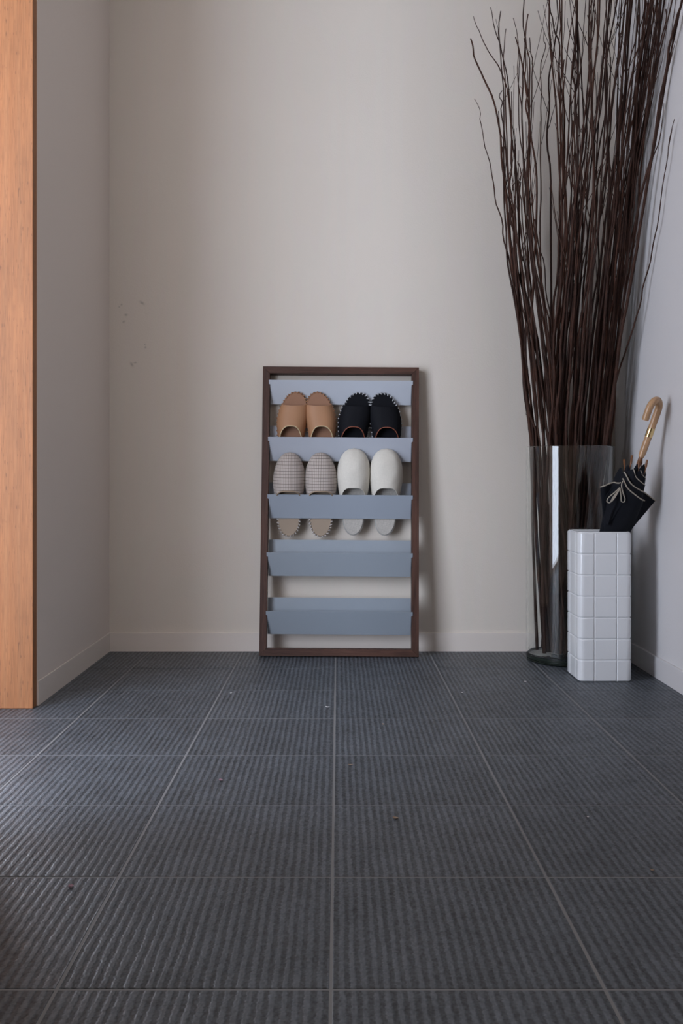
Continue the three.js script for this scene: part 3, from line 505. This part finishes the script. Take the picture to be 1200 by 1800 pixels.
// ---------------------------------------------------------------- furled umbrella leaning in the stand
{
  const umb = thing('umbrella', 'loosely furled black umbrella with beige edging and curved wooden handle in the white stand', 'umbrella');
  const Rm = at(1079, 935, 2.712), Tp = at(1163, 702, 2.62), d = Tp.clone().sub(Rm), span = d.length(); d.normalize();
  const X = V(1, 0, 0).addScaledVector(d, -d.x).normalize(), Zv = new THREE.Vector3().crossVectors(X, d);
  const tip = Rm.clone().addScaledVector(d, -0.355);
  umb.position.copy(tip); umb.quaternion.setFromRotationMatrix(new THREE.Matrix4().makeBasis(X, d, Zv));
  const LY = 0.355, squash = (y) => lerp(0.52, 0.92, smooth(0.385, 0.47, y));
  const along = [84 / 247.7, -233 / 247.7], perp = [233 / 247.7, 84 / 247.7], ka = span / 247.7, kp = 2.65 / FOCAL;
  const U = (px, py, z = 0) => { const dx = px - 1079, dy = py - 935; return V((dx * perp[0] + dy * perp[1]) * kp, LY + (dx * along[0] + dy * along[1]) * ka, z); };
  const cloth = phys({ color: lin(0.007, 0.008, 0.012), roughness: 0.8, specularIntensity: 0.4, side: THREE.DoubleSide });
  const beige = std({ color: lin(0.40, 0.355, 0.29), roughness: 0.85 });
  const maple = colorTex(128, 512, (u, v) => { const k = 0.9 + 0.25 * (n1(u * 6, v * 5, 6, 5) - 0.5) + 0.18 * (n2(u * 40, v * 16, 40, 16) - 0.5); return [0.56 * k, 0.325 * k, 0.165 * k]; }, [1, 1 / 0.25]);
  const handleMat = phys({ map: maple, roughness: 0.35, clearcoat: 0.5, clearcoatRoughness: 0.15 });
  const rodMat = std({ color: lin(0.22, 0.085, 0.03), roughness: 0.4 });
  const brass = std({ color: lin(0.80, 0.60, 0.30), metalness: 1, roughness: 0.22 });
  mesh('shaft', tube([V(0, 0, 0), V(0, 0.3, 0), V(0, 0.590, 0)], 0.0058, 12, 12), rodMat, umb);
  mesh('tip_cap', tube([V(0, -0.012, 0), V(0, 0.02, 0), V(0, 0.05, 0)], (t) => 0.0035 + 0.004 * t, 10, 8), brass, umb);
  // crook
  const c = [V(0, 0.577, 0), V(0, 0.623, 0), V(0, 0.673, 0), V(0, 0.710, 0)], hr = 0.027, ang = 0.78, hx = -Math.cos(ang), hz = Math.sin(ang);
  for (let i = 1; i <= 12; i++) { const a = i / 12 * Math.PI * 1.02; const o = hr * (1 - Math.cos(a)); c.push(V(hx * o, 0.710 + hr * 1.05 * Math.sin(a), hz * o)); }
  const e = c[c.length - 1]; c.push(V(e.x + 0.0, e.y - 0.014, e.z), V(e.x + 0.0006, e.y - 0.028, e.z));
  const hnd = mesh('handle', tube(c, (t) => 0.0096 * (t < 0.015 ? 0.75 + 17 * t : t > 0.985 ? 1 - 14 * (t - 0.985) : 1), 18, 80), handleMat, umb);
  mesh('ferrule', tube([V(0, 0.636, 0), V(0, 0.6485, 0), V(0, 0.661, 0)], 0.0101, 20, 6), brass, hnd);
  // furled cloth: fluted, twisted body
  const rBody = table([[0.03, 0.007], [0.10, 0.011], [0.22, 0.021], [0.34, 0.036], [0.40, 0.041], [0.463, 0.041], [0.513, 0.036], [0.548, 0.029], [0.558, 0.024]]);
  const cx = table([[0.0, 0], [0.36, 0.002], [0.46, -0.004], [0.58, -0.012]]);
  const flute = (a, y) => 1 + 0.10 * Math.cos(8 * (a + 4.2 * y)) + 0.05 * Math.cos(5 * a - 9 * y);
  const topY = (a) => 0.531 + 0.020 * Math.cos(a - 1.3) + 0.010 * Math.cos(8 * (a + 2.3));
  const bodyP = (a, y) => { const r = rBody(y) * flute(a, y); return V(cx(y) + r * Math.cos(a), y, r * Math.sin(a) * squash(y)); };
  mesh('canopy', mergeGeometries([
    grid(72, 40, (u, v) => { const a = u * Math.PI * 2, y = lerp(0.032, topY(a), v); const p = bodyP(a, y); return [p.x, p.y, p.z]; }, true),
    grid(72, 8, (u, v) => { const a = u * Math.PI * 2, y = topY(a) - 0.05 * v; const p = bodyP(a, topY(a)); const k = 1 - 0.55 * v; return [cx(y) + (p.x - cx(topY(a))) * k, y, p.z * k]; }, true),
  ]), cloth, umb);
  // loose gores: curved sheets wrapped over the front, each between a lower seam and a bordered hem
  const zf = (x, y, lift) => { const r = rBody(clamp(y, 0.03, 0.56)) * 1.06, q = x - cx(y); const in_ = Math.max(0, 1 - (q / (r * 1.02)) ** 2); return r * squash(y) * Math.sqrt(in_) + lift; };
  function gore(hem, seam, lift, pipe, name = 'gore') {
    const H = new THREE.CatmullRomCurve3(hem.map((p) => U(...p))), S = new THREE.CatmullRomCurve3(seam.map((p) => U(...p)));
    const P = (u, v, k) => { const a = S.getPoint(u), b = H.getPoint(u), p = a.lerp(b, v); const z = zf(p.x, p.y, lift * (0.25 + 0.75 * v)) + 0.003 * Math.sin(u * 9) * v; return V(p.x, p.y, z - k); };
    const f = grid(28, 14, (u, v) => { const p = P(u, v, 0); return [p.x, p.y, p.z]; }), b = grid(28, 14, (u, v) => { const p = P(1 - u, v, 0.0014); return [p.x, p.y, p.z]; });
    const g = mesh(name, mergeGeometries([f, b]), cloth, umb);
    const pts = []; for (let i = 0; i <= 24; i++) pts.push(P(i / 24, 1, 0.0005));
    mesh('edging', tube(pts, pipe, 6, 48), beige, g);
  }
  gore([[1129, 792 + 19], [1133, 824], [1135, 834]].map(([x, y]) => [x, y]), [[1118, 818], [1124, 840], [1131, 850]], 0.003, 0.0010);
  gore([[1120, 820], [1124, 829], [1134, 839]], [[1108, 822], [1116, 846], [1131, 856]], 0.005, 0.0011);
  gore([[1107, 816], [1111, 830], [1131, 850]], [[1096, 822], [1108, 856], [1128, 872]], 0.007, 0.0013);
  gore([[1093, 822], [1101, 840], [1126, 860], [1151, 881]], [[1080, 850], [1078, 905], [1084, 948], [1108, 934]], 0.008, 0.0019);
  gore([[1089, 832], [1094, 846], [1112, 864], [1131, 879]], [[1074, 862], [1070, 905], [1072, 950], [1100, 940]], 0.0125, 0.0019);
  // left gore with its folded hem
  gore([[1054, 849], [1068, 845], [1082, 842], [1089, 838]], [[1058, 890], [1060, 930], [1068, 955], [1082, 900]], 0.006, 0.0018);
  const loop = (list, r) => mesh('edging', tube(list.map(([x, y, z]) => U(1040 + x / 8, 790 + y / 8, z)), r, 6, 40), beige, umb);
  loop([[335, 440, 0.046], [250, 520, 0.044], [175, 590, 0.040], [160, 640, 0.040], [195, 655, 0.042], [235, 575, 0.046], [325, 460, 0.048]], 0.0016);
  loop([[335, 450, 0.047], [342, 560, 0.048], [352, 645, 0.048], [385, 650, 0.049], [396, 610, 0.050], [370, 520, 0.050], [350, 400, 0.049], [372, 350, 0.047]], 0.0016);
  // fold of cloth between the two loops
  { const a = [[330, 445], [215, 560], [165, 650], [150, 800], [150, 1000]], b = [[345, 445], [350, 560], [370, 655], [300, 820], [220, 1000]];
    const A = new THREE.CatmullRomCurve3(a.map(([x, y]) => U(1040 + x / 8, 790 + y / 8, 0))), B = new THREE.CatmullRomCurve3(b.map(([x, y]) => U(1040 + x / 8, 790 + y / 8, 0)));
    const f = (u, v, k) => { const p = A.getPoint(v).lerp(B.getPoint(v), u); return [p.x, p.y, zf(p.x, p.y, 0.006) + 0.008 * Math.sin(u * Math.PI) + 0.003 * Math.cos(u * 12) - k]; };
    mesh('gore', mergeGeometries([grid(14, 18, (u, v) => f(u, 1 - v, 0)), grid(14, 18, (u, v) => f(1 - u, 1 - v, 0.0014))]), cloth, umb); }
  { const a = [[325, 450], [250, 540], [225, 600]], b = [[330, 460], [262, 575], [210, 640]];
    const A = new THREE.CatmullRomCurve3(a.map(([x, y]) => U(1040 + x / 8, 790 + y / 8, 0.049))), B = new THREE.CatmullRomCurve3(b.map(([x, y]) => U(1040 + x / 8, 790 + y / 8, 0.050)));
    const f = (u, v, k) => { const p = A.getPoint(v).lerp(B.getPoint(v), u); return [p.x, p.y, p.z - k]; };
    mesh('edging', mergeGeometries([grid(3, 8, (u, v) => f(u, 1 - v, 0)), grid(3, 8, (u, v) => f(1 - u, 1 - v, 0.001))]), beige, umb); }
  // rib ends round the neck
  for (const [px, py, qx, qy, z] of [[1095, 801, 1095.5, 818, 0.012], [1107, 802, 1104, 814, 0.018], [1112.5, 798, 1109, 818, -0.006], [1119, 808, 1117, 822, 0.022], [1130, 808, 1129, 820, -0.010], [1136.5, 806, 1132, 820, 0.008], [1126, 812, 1125, 824, -0.02], [1133, 809, 1130, 822, 0.020]]) {
    const a = U(px, py, z), b = U(qx, qy, z * 1.1), cdown = V(lerp(b.x, cx(0.5), 0.35), b.y - 0.07, z * 0.9);
    mesh('rib', tube([a, b, cdown], (t) => t < 0.3 ? 0.0029 : 0.0015, 7, 14), rodMat, umb);
  }
}

// ---------------------------------------------------------------- fallen petals and chips on the tiles
{
  const pale = std({ color: lin(0.72, 0.70, 0.70), roughness: 0.8, side: THREE.DoubleSide }), pink = std({ color: lin(0.45, 0.30, 0.36), roughness: 0.8, side: THREE.DoubleSide }), straw = std({ color: lin(0.38, 0.29, 0.22), roughness: 0.85, side: THREE.DoubleSide });
  const petal = (L, W, curl) => mergeGeometries([0, 1].map((s) => grid(8, 8, (u, v) => { if (s) u = 1 - u; const x = (u - 0.5) * 2, w = Math.sin(Math.PI * (0.08 + 0.9 * v)) * W / 2, y = (v - 0.5) * L; return [x * w, 0.0007 + curl * (x * x * 0.6 + (2 * v - 1) ** 2 * 0.5) - s * 0.0003, y]; })));
  const list = [
    [575.5, 1244, 0.0095, 0.006, 0.003, 1.35, pale, 'white petal lying nearest the front of the slipper rack', 'petal'],
    [673, 1274, 0.008, 0.005, 0.002, 0.4, straw, 'small dull chip on the tile right of the middle joint, below the white petal', 'chip'],
    [616, 1345, 0.010, 0.0045, 0.001, 1.4, straw, 'thin pale shaving just right of the middle joint', 'chip'],
    [388, 1373, 0.009, 0.0075, 0.003, 0.8, pink, 'curled pink petal on the tile left of the middle joint', 'petal'],
    [695, 1440, 0.010, 0.0085, 0.003, 1.1, straw, 'curled brown petal on the tile right of the middle joint', 'petal'],
    [124.5, 1560, 0.009, 0.008, 0.0025, 0.3, pink, 'flat pink petal on the front left tile', 'petal'],
    [923, 1199, 0.008, 0.006, 0.002, 0.5, pale, 'white crumb left of the ceramic umbrella stand', 'crumb'],
    [812, 1218, 0.007, 0.004, 0.001, 0.7, pale, 'tiny pale crumb midway between rack and umbrella stand', 'crumb'],
    [701, 1203, 0.006, 0.004, 0.002, 0.2, straw, 'tiny dull chip in front of the right end of the rack', 'chip'],
    [406, 1219, 0.006, 0.004, 0.002, 1.9, pale, 'tiny pale crumb in front of the left end of the rack', 'crumb'],
    [1146, 1531, 0.006, 0.005, 0.0015, 0.9, straw, 'tiny brown chip on the front right tile', 'chip'],
    [1033, 1437, 0.004, 0.004, 0.001, 0.2, pale, 'tiny pale crumb on the right of the floor', 'crumb'],
  ];
  for (const [px, py, L, W, c, a, m, label, cat] of list) {
    const Z = EYE * FOCAL / (py - HORIZON), o = mesh(cat === 'petal' ? 'fallen_petal' : cat, petal(L, W, c), m);
    o.position.set((px - VPX) * Z / FOCAL, 0.0001, -Z); o.rotation.y = a; o.userData = { label, category: cat };
  }
}
renderer.render(scene, camera);
